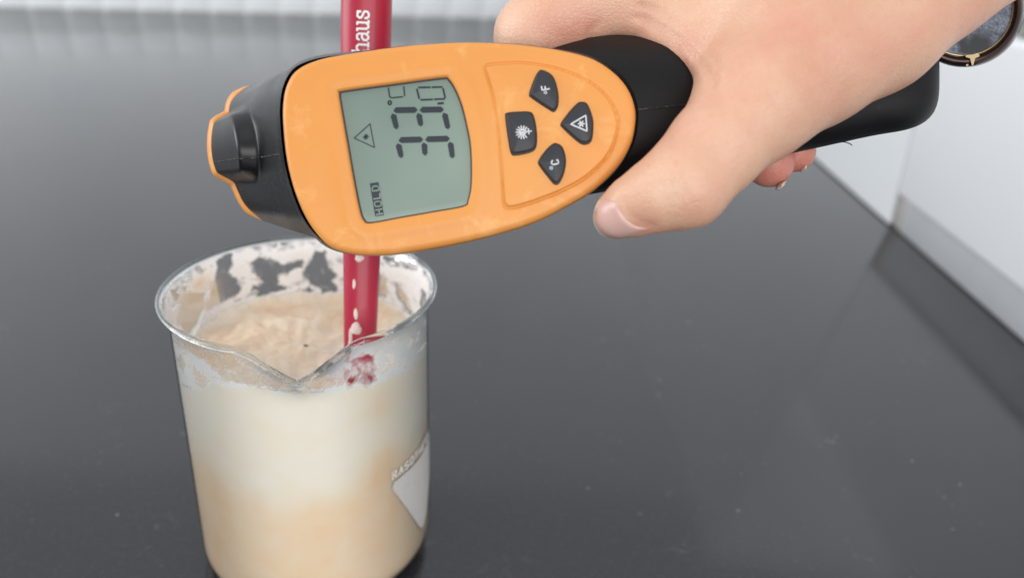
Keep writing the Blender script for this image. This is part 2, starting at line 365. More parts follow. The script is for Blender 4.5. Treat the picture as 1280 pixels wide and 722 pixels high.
# smears left on the inside of the glass: a film whose cover fades and tears open in places
HOLES = {
 'A': [(181.6, 108.3), (170.6, 105), (175, 103.1), (188.3, 103.9)],
 'B': [(170.3, 102.4), (160.1, 98.1), (161.3, 93.3), (170.9, 86.2), (179.4, 92.6), (183.5, 98.2), (177.3, 100.9)],
 'C': [(140.5, 109.4), (146.9, 107.7), (151.3, 101.7), (157.1, 95), (156.7, 92.8), (143.1, 94.2), (138.4, 95.2), (142.1, 100.3), (143.7, 103.9), (141, 106.4)],
 'D': [(195.3, 115.7), (187.6, 112.3), (192.1, 110.9), (201.1, 114.9)],
 'E': [(172.2, 110.4), (165.1, 109.2), (167.7, 108), (172.4, 108.6)],
 'I': [(61.2, 98.9), (57.7, 98.5), (59, 91.6), (61.7, 90.5)], 'J': [(57.2, 107.2), (45.4, 108.3), (34, 108.8), (53.6, 106)],
 'K': [(49.1, 98.2), (43.9, 95.3), (36.8, 89.8), (41.9, 89.3), (48.3, 94.1)], 'L': [(22.5, 102.9), (14, 104), (17.2, 97.5), (25, 96.8)],
 'H4': [(129.5, 103.7), (126.5, 104.6), (120.3, 102.9), (114.9, 100.5), (105.1, 101.5), (113.1, 98.6), (118, 98.3), (119, 93), (115.2, 91.4), (118.8, 91.3), (129.1, 90.1), (126.6, 92.5), (130.1, 94), (123.5, 94.3), (125.2, 97.9), (128.4, 100.7)],
 'H5': [(97.1, 104.7), (93.5, 105.2), (93.2, 100.1), (88.5, 95.6), (91.6, 93.8), (87.5, 89.9), (88.2, 85.7), (95.8, 86.1), (93.4, 89.1), (96.8, 91.4), (100.2, 93.2), (102.8, 95.6), (101.8, 99.1), (98.9, 100.1)],
 'H6': [(111.6, 85.7), (107, 88.9), (101.3, 89.8), (99.8, 86.2), (106.6, 85.6)],
 'F1': [(-126.7, 98.5), (-123.2, 97.1), (-118, 95.6), (-120.8, 92.1), (-127, 92), (-128.7, 94.7)],
 'F2': [(-141.9, 86.9), (-133.8, 88.1), (-132.1, 84.5), (-130.4, 80.9), (-133.1, 75), (-139.8, 74.3), (-145.1, 77.2), (-148.9, 79.8)],
 'F3': [(-138.5, 98.9), (-135, 96), (-138.7, 93.1), (-146.5, 93.6)],
 'G1': [(-117.7, 105.5), (-101.9, 104.5), (-92.4, 102.3), (-83.1, 101), (-80, 98), (-83.1, 96.8), (-96.9, 97.6), (-108.7, 98.3), (-113.7, 99.8)],
 'G2': [(-79, 98), (-73.7, 103), (-69.3, 103), (-64, 100.8), (-63.1, 97.6), (-68.7, 95.7), (-76, 95.5)],
 'PK': [(-64.2, 97.8), (-60, 102.5), (-57.3, 100.2), (-54.8, 103.3), (-48.7, 103.7), (-45.7, 101.1), (-46.5, 97.6), (-44.8, 93.3), (-49.5, 91.8), (-53, 94.6), (-57.8, 93.8), (-58.7, 96.8), (-62.2, 95.6)],
 'G3': [(-37.9, 101.2), (-32.4, 98.9), (-37.3, 97.2)]}
na, nz = 900, 150
TA, UA = np.meshgrid(np.linspace(0, 360, na, endpoint=False), np.linspace(0, 1, nz)); _l = level(TA)-.0008; ZA = _l+(BH-.0016-_l)*UA
Q = np.stack([((TA+180) % 360-180).ravel()*.742, (ZA*1000).ravel()], 1)   # mm on the wall
wx = fbm(Q[:, 0], Q[:, 1], .9, 11)*.6+fbm(Q[:, 0], Q[:, 1], 2.6, 13)*.22; wy = fbm(Q[:, 0], Q[:, 1], .9, 12)*.5+fbm(Q[:, 0], Q[:, 1], 2.6, 14)*.22
Qw = Q+np.stack([wx, wy], 1)
cover = np.ones(len(Q)); pinkish = np.zeros(len(Q))
for k, P in HOLES.items():
    P = np.array(P, float).copy(); P[:, 0] = (P[:, 0]+180) % 360-180
    if P[:, 0].max()-P[:, 0].min() > 180: P[P[:, 0] < 0, 0] += 360
    P[:, 0] *= .742
    QQ = Qw.copy()
    if P[:, 0].max() > 133.6: QQ[QQ[:, 0] < 0, 0] += 360*.742
    bb = (QQ[:, 0] > P[:, 0].min()-3) & (QQ[:, 0] < P[:, 0].max()+3) & (QQ[:, 1] > P[:, 1].min()-3) & (QQ[:, 1] < P[:, 1].max()+3)
    idx = np.where(bb)[0]
    sd = seg_dist(QQ[idx], P); sd = np.where(inside(QQ[idx], P), -sd, sd)
    HO = .7 if k in 'ABCDEHIJKLH4H5H6' else .2
    amt = {'PK': .5, 'G1': .25, 'G2': .12, 'F1': .35, 'F2': .35, 'F3': .4, 'G3': .5}.get(k, .04)
    cover[idx] = np.minimum(cover[idx], amt+(1-amt)*np.clip((sd-HO+.3)/(1.5 if HO > .5 else 1.), 0, 1))
# overall thickness of the film
th_ = Q[:, 0]/.742
film = .80+.30*fbm(Q[:, 0], Q[:, 1]*1.6, .55, 21)

front_top = (th_ > -150) & (th_ < -72) & (Q[:, 1] > 100)
film -= np.where(front_top, .45*np.clip((Q[:, 1]-99)/5, 0, 1), 0)
film -= .5*np.clip((Q[:, 1]-106.5)/3, 0, 1)*(.5+.5*np.sin(th_*.11+1))
lvq = level(th_)*1000
film += .6*np.clip((lvq+2.2-Q[:, 1])/2.2, 0, 1)
cover = np.clip(cover*np.clip(film, .1, 1), 0, 1)
pch = np.clip(-.02+.2*fbm(Q[:, 0], Q[:, 1], .35, 31), 0, .6)
pch += .6*np.exp(-((((th_+360) % 360)-161)/9)**2-((Q[:, 1]-104)/4)**2)
vv = []
zi = ZA.ravel(); ti = np.radians(TA.ravel())
th_f = .00012+.0003*cover*(1+.5*fbm(Q[:, 0], Q[:, 1], 1.4, 41))
vv = [wall_pt(ti[i], zi[i], -.00045-.25*max(0, th_f[i])) for i in range(len(zi))]
m_sm = bpy.data.materials.new('cream_film'); m_sm.use_nodes = True
b = B(m_sm); b.inputs['Roughness'].default_value = .35; b.inputs['Base Color'].default_value = lin(240, 238, 232)
co = obj_coord(m_sm)
lk(m_sm, ramp(m_sm, attr(m_sm, 'peach'), [(0, lin(243, 243, 243)), (.35, lin(244, 239, 229)), (.9, lin(236, 208, 178))]), b.inputs['Base Color'])
al = math_(m_sm, 'ADD', attr(m_sm, 'cover'), math_(m_sm, 'MULTIPLY', math_(m_sm, 'SUBTRACT', noise(m_sm, 360, 4, .6, co, .7), .5), .36))
al = math_(m_sm, 'ADD', al, math_(m_sm, 'MULTIPLY', math_(m_sm, 'SUBTRACT', noise(m_sm, 130, 3, .6, co, 2.2), .5), 1.35))
lk(m_sm, ramp(m_sm, al, [(.12, g(.02)), (.40, g(.5)), (.70, g(1))]), b.inputs['Alpha']); bump(m_sm, noise(m_sm, 320, 4, .55, co, 1), .22, .0005)
smo = mesh_obj('smeared_film', vv, grid_faces(nz, na), m_sm, cm)
for nm, arr in (('cover', cover), ('peach', pch)):
    at = smo.data.attributes.new(nm, 'FLOAT', 'POINT'); at.data.foreach_set('value', arr.astype(np.float32))

# ------------------------------------------------------------------ red spatula handle
m_red = mat('red_silicone', lin(188, 20, 62), .38, Coat_Weight=.15)
lk(m_red, ramp(m_red, noise(m_red, 50, 4), [(.3, lin(168, 10, 48)), (.7, lin(184, 18, 60))]), B(m_red).inputs['Base Color'])
sp0 = np.array([.0222, -.0182, LV-.004]); sp1 = V(461, -150, .252)
sp = empty('spatula', tuple(sp0), 'raspberry red spatula handle with white lettering standing in the beaker', 'spatula')
ax = sp1-sp0; SL = np.linalg.norm(ax); ax /= SL
ex = np.array([1, 0, 0])-ax*ax[0]; ex /= np.linalg.norm(ex); ey = np.cross(ax, ex)
if ey[1] > 0: ey = -ey          # ey faces the camera side
def sp_r(s): return .0051+.0029*min(1, max(0, s/.115))**1.15
def sp_pt(s, a, off=0): return sp0+ax*s+ex*(sp_r(s)+off)*math.sin(a)+ey*(sp_r(s)*.82+off)*math.cos(a)
ss = list(np.linspace(-.045, SL-.006, 60))
vv = [sp_pt(s, 2*math.pi*k/48) for s in ss for k in range(48)]
for q in np.linspace(0, 1, 8)[1:]:
    s = SL-.006+.006*math.sin(q*math.pi/2); k_ = math.cos(q*math.pi/2)+.001
    vv += [sp0+ax*s+(ex*math.sin(a)+ey*.82*math.cos(a))*sp_r(SL)*k_ for a in np.linspace(0, 2*math.pi, 48, endpoint=False)]
recalc(mesh_obj('handle', vv, grid_faces(len(ss)+7, 48), m_red, sp))
# blade hidden in the cream
m_blade = mat('grey_blade', lin(90, 96, 104), .35)
bl_ = spline([(-.016, -.052), (.016, -.052), (.02, -.03), (.016, -.012), (-.016, -.012), (-.02, -.03)], 40)
vv = [sp0*0+np.array([.0085+p[0]*.8, -.012+z_, LV+.006*0+p[1]+.008]) for z_ in (-.0015, .0015) for p in bl_]
mesh_obj('blade', vv, grid_faces(2, 40)+[tuple(range(40))[::-1], tuple(range(40, 80))], m_blade, sp, False)
# word on the handle, read upwards
m_txt = mat('white_text', lin(240, 236, 236), .5)
def find_s(py):                 # distance along the handle of a height in the picture
    best = min(np.linspace(0, SL, 400), key=lambda s: abs((lambda c: 361-FPX*c[1]/-c[2])((sp_pt(s, 0)-CAM)@AX.T)-py)); return best
s_lo, s_hi = find_s(66), find_s(12)
u_ = (s_hi-s_lo)/3.75
vv, ff = [], []; x0 = 0
for ch, ad in zip('haus', (.98, .93, .98, .8)):
    st = [[(s_lo+(x0+p[0])*u_, -.0001+(p[1]-.42)*u_*1.0) for p in s_] for s_ in GL[ch]]
    v_, f_ = stroke_mesh(st, u_*.185, lambda a, b: sp_pt(a, -b/sp_r(a)+.05, .00035))
    ff += [tuple(len(vv)+k for k in f) for f in f_]; vv += v_; x0 += ad
mesh_obj('lettering', vv, ff, m_txt, sp, False)
# blobs of cream stuck on the handle
def blob(name, c, ax3, r3, mat_, parent, seed):
    vv = []; nu, nv = 18, 26
    A = np.array(ax3)
    for i in range(nu):
        for j in range(nv):
            p = math.pi*(i+.02)/(nu-1+.04); q = 2*math.pi*j/nv
            d = np.array([math.sin(p)*math.cos(q), math.sin(p)*math.sin(q), math.cos(p)])
            k = 1+.22*fbm(d[0]*1.0, d[1]+d[2], 2.2, seed)
            vv.append(np.array(c)+(d*np.array(r3)*k)@A)
    return mesh_obj(name, vv, grid_faces(nu, nv), mat_, parent)
m_drop = mat('cream_drop', lin(238, 214, 208), .35, Subsurface_Weight=.2, Subsurface_Scale=.003)
for py, a, r3, sd in ((322, .02, (.0018, .0010, .0016), 1), (355, -.25, (.0006, .0004, .0022), 2), (392, -.12, (.0009, .0005, .0022), 3), (410, -.12, (.0022, .0012, .0026), 4), (420, -.45, (.0008, .0006, .0036), 6), (431, -.5, (.0007, .0005, .003), 7)):
    s = find_s(py); blob('cream_drip', sp_pt(s, a, .0001), [ex, ey, ax], tuple(.78*c for c in r3), m_drop, sp, sd)

# ------------------------------------------------------------------ infrared thermometer
D0 = .200
def pl(px, py, w=0.):           # a point on the face plate's plane, w metres proud of it
    p = hp(px, py, D0); p[2] += w; return to_world(p)
PX = D0/FPX                     # metres per pixel on the plate
m_or = mat('orange_plastic', lin(240, 152, 62), .42, Subsurface_Weight=.05, Subsurface_Scale=.002)
co = obj_coord(m_or)
lk(m_or, mixc(m_or, ramp(m_or, noise(m_or, 90, 6, .7, co, .8), [(.55, g(0)), (.75, g(.5))]), ramp(m_or, noise(m_or, 25, 3, .5, co), [(.3, lin(224, 148, 70)), (.7, lin(231, 158, 80))]), lin(246, 196, 130)), B(m_or).inputs['Base Color'])
bump(m_or, noise(m_or, 2600, 2, .5, co), .12, .0001)
m_bk = mat('black_plastic', lin(20, 20, 23), .3, Specular_IOR_Level=.42)
co = obj_coord(m_bk)
scr = ramp(m_bk, noise(m_bk, 260, 6, .75, co, .3), [(.63, g(0)), (.72, g(.35))])
lk(m_bk, mixc(m_bk, scr, lin(17, 17, 20), lin(66, 66, 70)), B(m_bk).inputs['Base Color'])
lk(m_bk, ramp(m_bk, noise(m_bk, 40, 4, .6, co), [(.3, g(.22)), (.7, g(.36))]), B(m_bk).inputs['Roughness']); bump(m_bk, noise(m_bk, 3000, 2, .5, co), .15, .0001)
m_hd = mat('black_rubber', lin(8, 8, 10), .5, Specular_IOR_Level=.3)
co = obj_coord(m_hd); bump(m_hd, noise(m_hd, 2200, 3, .6, co), .25, .0001)
lk(m_hd, mixc(m_hd, ramp(m_hd, noise(m_hd, 300, 6, .85, co), [(.6, g(0)), (.74, g(.5))]), lin(8, 7, 10), lin(52, 50, 58)), B(m_hd).inputs['Base Color'])
tm = empty('thermometer', tuple(V(620, 160, .215)), 'orange and black infrared thermometer gun reading 33.0 held above the beaker', 'thermometer')
OUT = [(398, 73), (440, 65), (500, 56.5), (560, 52), (600, 51.5), (650, 54), (700, 61), (740, 71.5), (768, 89), (786, 110), (794.5, 133), (795, 155), (789, 181), (773, 208), (745, 235), (710, 256), (670, 276), (620, 292), (570, 304), (520, 313), (480, 318), (440, 317), (412, 308), (394, 291), (379, 268), (366, 236), (357, 200), (352.5, 160), (352, 130), (357, 105), (370, 86)]
LCD = [(428, 113), (490, 104.5), (552, 96.5), (561, 98.5), (570, 112), (578, 132), (584, 156), (588.5, 180), (590, 205), (589.5, 232), (586, 250), (580, 258), (540, 265.5), (500, 272.5), (463, 279), (454, 275), (449, 262), (441, 222), (433, 176), (425, 130), (423.5, 117)]
PAN = [(611, 81), (640, 78.8), (656, 79), (690, 84), (723, 95), (744, 107), (761, 124), (771, 144), (771.5, 164), (760, 194), (733, 221), (700, 239.5), (668, 252), (640, 260), (631, 257), (629, 243), (626.5, 200), (624, 165), (617, 123), (608, 92), (607, 84)]
NO = 520
out = spline(OUT, 1200); lcd = spline(LCD, 1200); pan = spline(PAN, 240)
c_ = np.array([510., 186.])
def by_angle(P, n):
    a = np.unwrap(np.arctan2(P[:, 1]-c_[1], P[:, 0]-c_[0]))
    if a[-1] < a[0]: P = P[::-1]; a = np.unwrap(np.arctan2(P[:, 1]-c_[1], P[:, 0]-c_[0]))
    P3 = np.concatenate([P, P, P]); a3 = np.concatenate([a-2*math.pi, a, a+2*math.pi])
    tt = AN
    return np.stack([np.interp(tt, a3, P3[:, k]) for k in (0, 1)], 1)
# angular samples: dense where the outline is far away
o_full = out; a_full = np.unwrap(np.arctan2(o_full[:, 1]-c_[1], o_full[:, 0]-c_[0]))
AN = np.linspace(0, 2*math.pi, NO, endpoint=False)
# equalise on the mean of the two arc lengths
tmpA = np.linspace(0, 2*math.pi, 3000, endpoint=False)
AN = tmpA; Oa = by_angle(out, 0); La = by_angle(lcd, 0)
w_ = np.linalg.norm(np.roll(Oa, -1, 0)-Oa, axis=1)+np.linalg.norm(np.roll(La, -1, 0)-La, axis=1)
cw = np.r_[0, np.cumsum(w_)]; AN = np.interp(np.linspace(0, cw[-1], NO, endpoint=False), cw, np.r_[tmpA, 2*math.pi])
Oa = by_angle(out, 0); La = by_angle(lcd, 0)
rings, ws = [], []
BV = 9.0                        # roundover in pixels (1.8 mm)
def prof_w(dist):
    x = np.clip(dist/BV, 0, 1); return -(1-np.sqrt(np.clip(1-(1-x)**2, 0, 1)))*BV*PX*.9
rings.append(Oa); ws.append(np.full(NO, -.0062))
rings.append(Oa); ws.append(np.full(NO, -.0030))
fr_ = np.r_[np.linspace(0, .12, 14), np.linspace(.13, .93, 110), [.95, .965, .98, .99, 1.]]
outp = out[::4]
for q in fr_:
    P = Oa*(1-q)+La*q
    d = seg_dist(P, outp); w = prof_w(d)
    dl = seg_dist(P, lcd[::6]); w = w-.00045*np.clip(1-dl/3.5, 0, 1)**2+.00035*np.exp(-((dl-14)/9)**2)
    dp = seg_dist(P, pan); w = w-.00045*np.exp(-(dp/1.6)**2)
    # gentle crown of the plate
    w = w+.0009*np.clip(d/90, 0, 1)
    rings.append(P); ws.append(w)
rings.append(La); ws.append(np.full(NO, -.0013))
vv = [pl(P[i, 0], P[i, 1], w[i]) for P, w in zip(rings, ws) for i in range(NO)]
o = mesh_obj('face_plate', vv, grid_faces(len(rings), NO), m_or, tm); recalc(o); autosmooth(o, 50)
def slab(name, outl, w0, w1, bev, mat_, parent, n=90, dome=0., inset_px=None, ctr=None):
    P = spline(outl, n); rings, ws = [P], [w0]; nb = 6
    for k in range(nb+1):
        a = k/nb*math.pi/2; rings.append(offset2(P, -bev*(1-math.cos(a)))); ws.append(w1-bev*PX*(1-math.sin(a)))
    last = rings[-1]; c = last.mean(0) if ctr is None else np.array(ctr)
    for q in np.linspace(0, .999, 9)[1:]:
        rings.append(c+(last-c)*(1-q)); ws.append(w1+dome*(1-(1-q)**2))
    vv = [pl(p[0], p[1], w) for R_, w in zip(rings, ws) for p in R_]
    o = mesh_obj(name, vv, grid_faces(len(rings), n), mat_, parent); recalc(o); autosmooth(o, 50); return o
o = slab('button_panel', [tuple(np.array([690, 168])+(np.array(p)-[690, 168])*.975) for p in PAN], -.001, .00085, 2.2, m_or, tm, 160, .0003, ctr=(690, 165))
# screen
m_lcd = mat('lcd', lin(150, 166, 148), .3, Coat_Weight=.15, Coat_Roughness=.08)
co = obj_coord(m_lcd)
lk(m_lcd, ramp(m_lcd, noise(m_lcd, 30, 2, .4, co), [(.3, lin(112, 131, 122)), (.7, lin(134, 152, 140))]), B(m_lcd).inputs['Base Color'])
m_seg = mat('lcd_segment', lin(26, 36, 46), .35); m_gask = mat('screen_gasket', lin(66, 58, 54), .5)
LW = -.0009
scn = slab('screen', [tuple(np.array([507, 186])+(np.array(p)-[507, 186])*1.005) for p in LCD], -.0025, LW, .5, m_lcd, tm, 160, ctr=(507, 186))
P = spline(LCD, 200); vv = [pl(p[0], p[1], w) for R_, w in ((offset2(P, .6), LW+.00025), (offset2(P, -1.7), LW+.00022), (offset2(P, -2.3), LW-.0001)) for p in R_]
mesh_obj('screen_edge', vv, grid_faces(3, 200), m_gask, tm)
ORG[scn.name] = ORG[tm.name]
def marks(name, strokes, w, parent, mat_, h=.00012, base=LW):
    vv, ff = stroke_mesh(strokes, w, lambda a, b: pl(a, b, base+h)); return mesh_obj(name, vv, ff, mat_, parent, False)
def poly(name, polys, parent, mat_, base, h=.00012):
    vv, ff = [], []
    for P in polys: ff.append(tuple(range(len(vv), len(vv)+len(P)))); vv += [pl(p[0], p[1], base+h) for p in P]
    return mesh_obj(name, vv, ff, mat_, parent, False)
def digit_3(sp_a, sp_b, arms, wd):      # spine from a to b, arms: three end points
    a, b = np.array(sp_a, float), np.array(sp_b, float); d = (b-a)/np.linalg.norm(b-a); mid = (a+b)/2; out_ = []
    def seg(p, q, w1, w2=None):
        w2 = w2 or w1; p, q = np.array(p, float), np.array(q, float); e = (q-p)/np.linalg.norm(q-p); n_ = np.array([-e[1], e[0]])
        return [p+n_*w1*.1+e*0, p+n_*w1/2+e*w1*.45, q+n_*w2/2-e*w2*.45, q, q-n_*w2/2-e*w2*.45, p-n_*w1/2+e*w1*.45]
    out_.append(seg(a+d*1.5, mid-d*1.2, wd)); out_.append(seg(mid+d*1.2, b-d*1.5, wd))
    for k, (s, e) in enumerate(zip((a+d*1, mid, b-d*1), arms)): out_.append(seg(s+np.array([0, wd*.5]), e, wd, wd*.85))
    return out_
poly('digit', digit_3((496, 174.5), (563.5, 172.5), ((501.5, 197), (531, 194), (565.5, 197.5)), 7.4), scn, m_seg, LW)
poly('digit', digit_3((489.5, 137), (556, 136), ((495.5, 161), (526, 157.5), (560, 161)), 7.4), scn, m_seg, LW)
z0 = [[(523, 108.5), (537, 108.2)], [(540, 108.2), (552, 107.8)], [(553.5, 110), (556, 121)], [(526, 124), (540, 123.4)], [(543, 123.2), (555, 122.8)], [(520.8, 110.8), (523.4, 122)]]
marks('digit', z0, 2.3, scn, m_seg)
marks('decimal_point', [[(547.5, 128.6), (553.5, 128)]], 2.8, scn, m_seg)
th8 = np.linspace(0, 2*math.pi, 13)
marks('degree_sign', [[(486.5+1.9*math.cos(a), 127.6+2.3*math.sin(a)) for a in th8], [(485, 109), (486.2, 119.2), (488, 121.4)], [(489.5, 121.4), (502.5, 120)], [(505.2, 118.8), (504.2, 107.5)]], 1.7, scn, m_seg)
marks('laser_sign', [[(442, 171.8), (461.8, 154), (467.3, 183.6), (442, 171.8)], [(453.2, 170.6), (460, 170)], [(456.8, 167), (456.3, 173.8)], [(454.5, 168.2), (458.6, 172.4)], [(458.8, 168), (454.3, 172.6)]], 1.25, scn, m_seg)
vv = [(461.5, 228.6), (472.3, 227), (479.3, 268.4), (468.3, 270)]
poly('hold_sign', [vv], scn, m_seg, LW, .0001)
m_lt = mat('lcd_light', lin(130, 147, 134), .3)
def up_text(txt, org, e_x, e_y, adv):
    st = []; x = 0
    for ch in txt:
        st += [[tuple(np.array(org)+np.array(e_x)*(x+p[0]*.8)+np.array(e_y)*p[1]) for p in s_] for s_ in GL[ch]]; x += adv
    return st
marks('hold_lettering', up_text('HOLD', (478, 266.6), (-1.55, -9.6), (-8.2, 1.3), 1.02), 1.5, scn, m_lt, .00022)
# buttons
m_btn = mat('button_rubber', lin(42, 44, 50), .45); bump(m_btn, noise(m_btn, 2500, 2), .2, .0001); m_ic = mat('icon_white', lin(225, 226, 228), .5)
BT = {'F': [(678, 91), (690, 98), (696, 115), (696.5, 131), (692, 139.5), (685, 137), (666, 124), (662.5, 119), (668, 103), (673, 93.5)],
      'L': [(635, 144), (648, 142.5), (661, 142.5), (666, 147), (669.5, 163), (669.5, 181), (664, 189), (645, 193), (639.5, 190), (636, 172), (633, 148)],
      'T': [(726, 130.5), (733, 133), (739, 148), (740, 160), (738, 175), (731, 180), (722, 177), (704, 161), (702, 155.5), (711, 143), (721, 132.5)],
      'C': [(695, 181.5), (702, 186), (706, 200), (704, 216), (698, 228), (692.5, 229), (686, 222), (674.5, 207), (674.5, 201), (683, 189), (691, 182)]}
BW = .0011
bl = {'F': 'upper button marked with a white degree F', 'L': 'left button with a white lamp symbol', 'T': 'right button with a white triangle symbol', 'C': 'lower button marked with a white degree C'}
for k, P in BT.items():
    c = np.array(P).mean(0)
    wl = slab('button_collar', [tuple(c+(np.array(p)-c)*1.09) for p in P], 0, BW+.00012, 1.5, m_bk, tm, 70)
    o = slab('button', P, 0, BW+.0011, 3.2, m_btn, tm, 80, .0004); o['label'] = bl[k]; ORG[o.name] = ORG[tm.name]
    TB = BW+.0014
    if k == 'F': ic = [[(681.2+1.4*math.cos(a), 119+1.4*math.sin(a)) for a in th8]]+up_text('F', (686, 114.5), (-1.2, -8.2), (-9, 1.5), 1); wv = 1.5
    if k == 'C': ic = [[(688.4+1.4*math.cos(a), 212+1.4*math.sin(a)) for a in th8]]+up_text('C', (697.5, 206.5), (-1.6, -8.2), (-8, 1.5), 1); wv = 1.7
    if k == 'T': ic = [[(712.5, 158), (731, 147), (732.5, 166.5), (712.5, 158)]]+[[(725.5, 157.5), (725.5+3.6*math.cos(a), 157.5+3.6*math.sin(a))] for a in th8[:-1:2]]; wv = 1.5
    if k == 'L':
        ic = [[(653+3.2*math.cos(a), 168+3.2*math.sin(a)), (653+8*math.cos(a), 168+8*math.sin(a))] for a in np.linspace(.9, 5.4, 11)]+[[(650, 168), (664, 166.5)], [(651, 165.5), (657, 165.5)], [(651, 169.5), (657, 169)], [(660, 163.5), (661, 170)]]; wv = 1.3
    i_ = marks('icon', ic, wv, o, m_ic, .00012, TB)
# black body behind the plate
O2 = spline(OUT, 200); cen = np.array([590., 178.])
offs = np.where(O2[:, 0] < 420, 5.0, np.where(O2[:, 0] > 740, 2.5, -1.5)); offs = np.convolve(np.r_[offs[-8:], offs, offs[:8]], np.ones(17)/17, 'valid')
rings = [(offset2(O2, offs-3.0), .2025), (offset2(O2, offs), .2045), (offset2(O2, offs), .209), (offset2(O2, -3), .222), (cen+(O2-cen)*.86, .234), (cen+(O2-cen)*.6, .240), (cen+(O2-cen)*.01, .241)]
vv = [V(p[0], p[1], d) for R_, d in rings for p in R_]
o = mesh_obj('body', vv, grid_faces(len(rings), 200), m_bk, tm); recalc(o)
# barrel running away to the left
P0 = [(400, 72), (384, 77), (365, 88), (353, 110), (351, 150), (356, 200), (367, 240), (380, 272), (400, 299)]
P1 = [(312, 107), (302, 113), (289, 127), (285, 150), (284, 178), (287, 210), (297, 238), (308, 258), (328, 276)]
na_, nt_ = 120, 80
F0 = spline(P0, na_, False); F1 = spline(P1, na_, False)
def lobe(y): # shape of the central lobe along the nose
    a = np.clip((y-146)/14, 0, 1); b_ = np.clip((236-y)/16, 0, 1); s_ = lambda x: x*x*(3-2*x)
    return s_(a)*s_(b_)*(0.75+.25*np.sin(np.clip((y-146)/90, 0, 1)*math.pi))
vv = []
for i in range(nt_+2):
    t_ = min(i/(nt_-1), 1.); F = F0*(1-t_)+F1*t_; dep = .206+(.246-.206)*t_
    yv = F1[:, 1]; L_ = lobe(yv+6)
    tcut = .42+.20*((yv-192)/45)**2
    gt = np.clip((t_-tcut)/.13, 0, 1); gt = gt*gt*(3-2*gt)
    k_ = 0 if i < nt_ else (.35 if i == nt_ else .8)
    cc = F.mean(0)+np.array([40, 0])
    Fx = F[:, 0]-20*L_*gt; Fy = F[:, 1].copy(); dd = dep-.0050*L_*gt+.0012*np.sin(np.linspace(0, 1, na_)*math.pi)*-1
    if k_: Fx = cc[0]+(Fx-cc[0])*(1-k_*.6); Fy = cc[1]+(Fy-cc[1])*(1-k_*.6); dd = dd+.001*k_
    fr_pts = [V(Fx[j], Fy[j], dd[j]) for j in range(na_)]
    bk_pts = [V(Fx[j]+60+30*(1-t_), Fy[j]*.8+cc[1]*.2, dep+.022) for j in range(na_-1, -1, -1)]
    vv += fr_pts+bk_pts
ff = grid_faces(nt_+2, 2*na_); ff.append(tuple(range((nt_+1)*2*na_, (nt_+2)*2*na_))[::-1])
o = mesh_obj('barrel', vv, ff, m_bk, tm); recalc(o); autosmooth(o, 38)
# orange lip around the nose
L_ = lobe(F1[:, 1]+6); N1 = F1.copy(); N1[:, 0] -= 20*L_
T_ = np.gradient(N1, axis=0); T_ /= np.linalg.norm(T_, axis=1)[:, None]; Nn = np.stack([-T_[:, 1], T_[:, 0]], 1)
if Nn[na_//2, 0] > 0: Nn = -Nn
taper = np.clip(np.sin(np.linspace(0, 1, na_)*math.pi)*3, 0, 1)
secs = [(-2.5, .2462-.0048), (1.0, .2466-.005), (4.2, .2475-.005), (5.6, .249-.005), (5.2, .252-.005), (-4, .253-.005)]
vv = [V(*(N1[j]+Nn[j]*off*(taper[j] if off > 0 else 1)), d+.005*(1-L_[j])) for j in range(na_) for off, d in secs]
o = mesh_obj('nose_lip', vv, grid_faces(na_, len(secs)), m_or, tm); recalc(o)
# mould seam across the barrel
m_scuff = mat('scuffed_seam', lin(120, 116, 110), .6)
lk(m_scuff, ramp(m_scuff, noise(m_scuff, 900, 4), [(.5, lin(24, 23, 24)), (.68, lin(120, 116, 110))]), B(m_scuff).inputs['Base Color'])
def tubeline(name, pts, r, mat_, parent, k=6, noise_=0):
    P = np.array(pts, float); vv = []
    for i in range(len(P)):
        d = P[min(i+1, len(P)-1)]-P[max(i-1, 0)]; d /= np.linalg.norm(d); a = np.cross(d, [.3, .2, .93]); a /= np.linalg.norm(a); b_ = np.cross(d, a)
        rr = r*(1+noise_*math.sin(i*2.7))
        vv += [P[i]+rr*(a*math.cos(2*math.pi*q/k)+b_*math.sin(2*math.pi*q/k)) for q in range(k)]
    return mesh_obj(name, vv, grid_faces(len(P), k), mat_, parent)
jj = int(np.argmin(abs(F1[:, 1]-204)))
M_ = np.array(o.data.vertices[0].co)
bar_v = []
for i in range(nt_):
    t_ = i/(nt_-1); F = F0*(1-t_)+F1*t_; L1 = lobe(F1[jj, 1]+6); tc = .42+.20*((F1[jj, 1]-192)/45)**2; gt = np.clip((t_-tc)/.13, 0, 1); gt = gt*gt*(3-2*gt)
    bar_v.append(V(F[jj, 0]-20*L1*gt, F[jj, 1], .206+.04*t_-.005*L1*gt-.0012*math.sin(jj/(na_-1)*math.pi)))
tubeline('mould_seam', bar_v, .00017, m_scuff, tm, 6, .5)
# handle
SEC = [(680, 152, 92, .222, .013), (720, 147, 98, .222, .0155), (760, 141, 98, .222, .0165), (820, 136, 92, .223, .017), (880, 131, 84, .224, .017), (960, 126, 72, .225, .017), (1030, 119, 64, .226, .0165), (1090, 112, 58, .227, .0155), (1130, 108, 55, .227, .0145), (1152, 104, 51, .227, .0135), (1165, 100, 44, .227, .012), (1171.5, 96, 35, .227, .010), (1174, 94, 22, .227, .006), (1174.5, 93, 3, .227, .001)]
sec = spline(SEC, 80, False); vv = []; K = 56
for cx, cy, hh, d, hd in sec:
    for k in range(K):
        a = 2*math.pi*k/K; c2, s2 = math.cos(a), math.sin(a)
        e_ = .72; vv.append(V(cx, cy-hh*math.copysign(abs(c2)**e_, c2), d-hd*math.copysign(abs(s2)**e_, s2)))
o = mesh_obj('handle', vv, grid_faces(80, K), m_hd, tm); recalc(o)
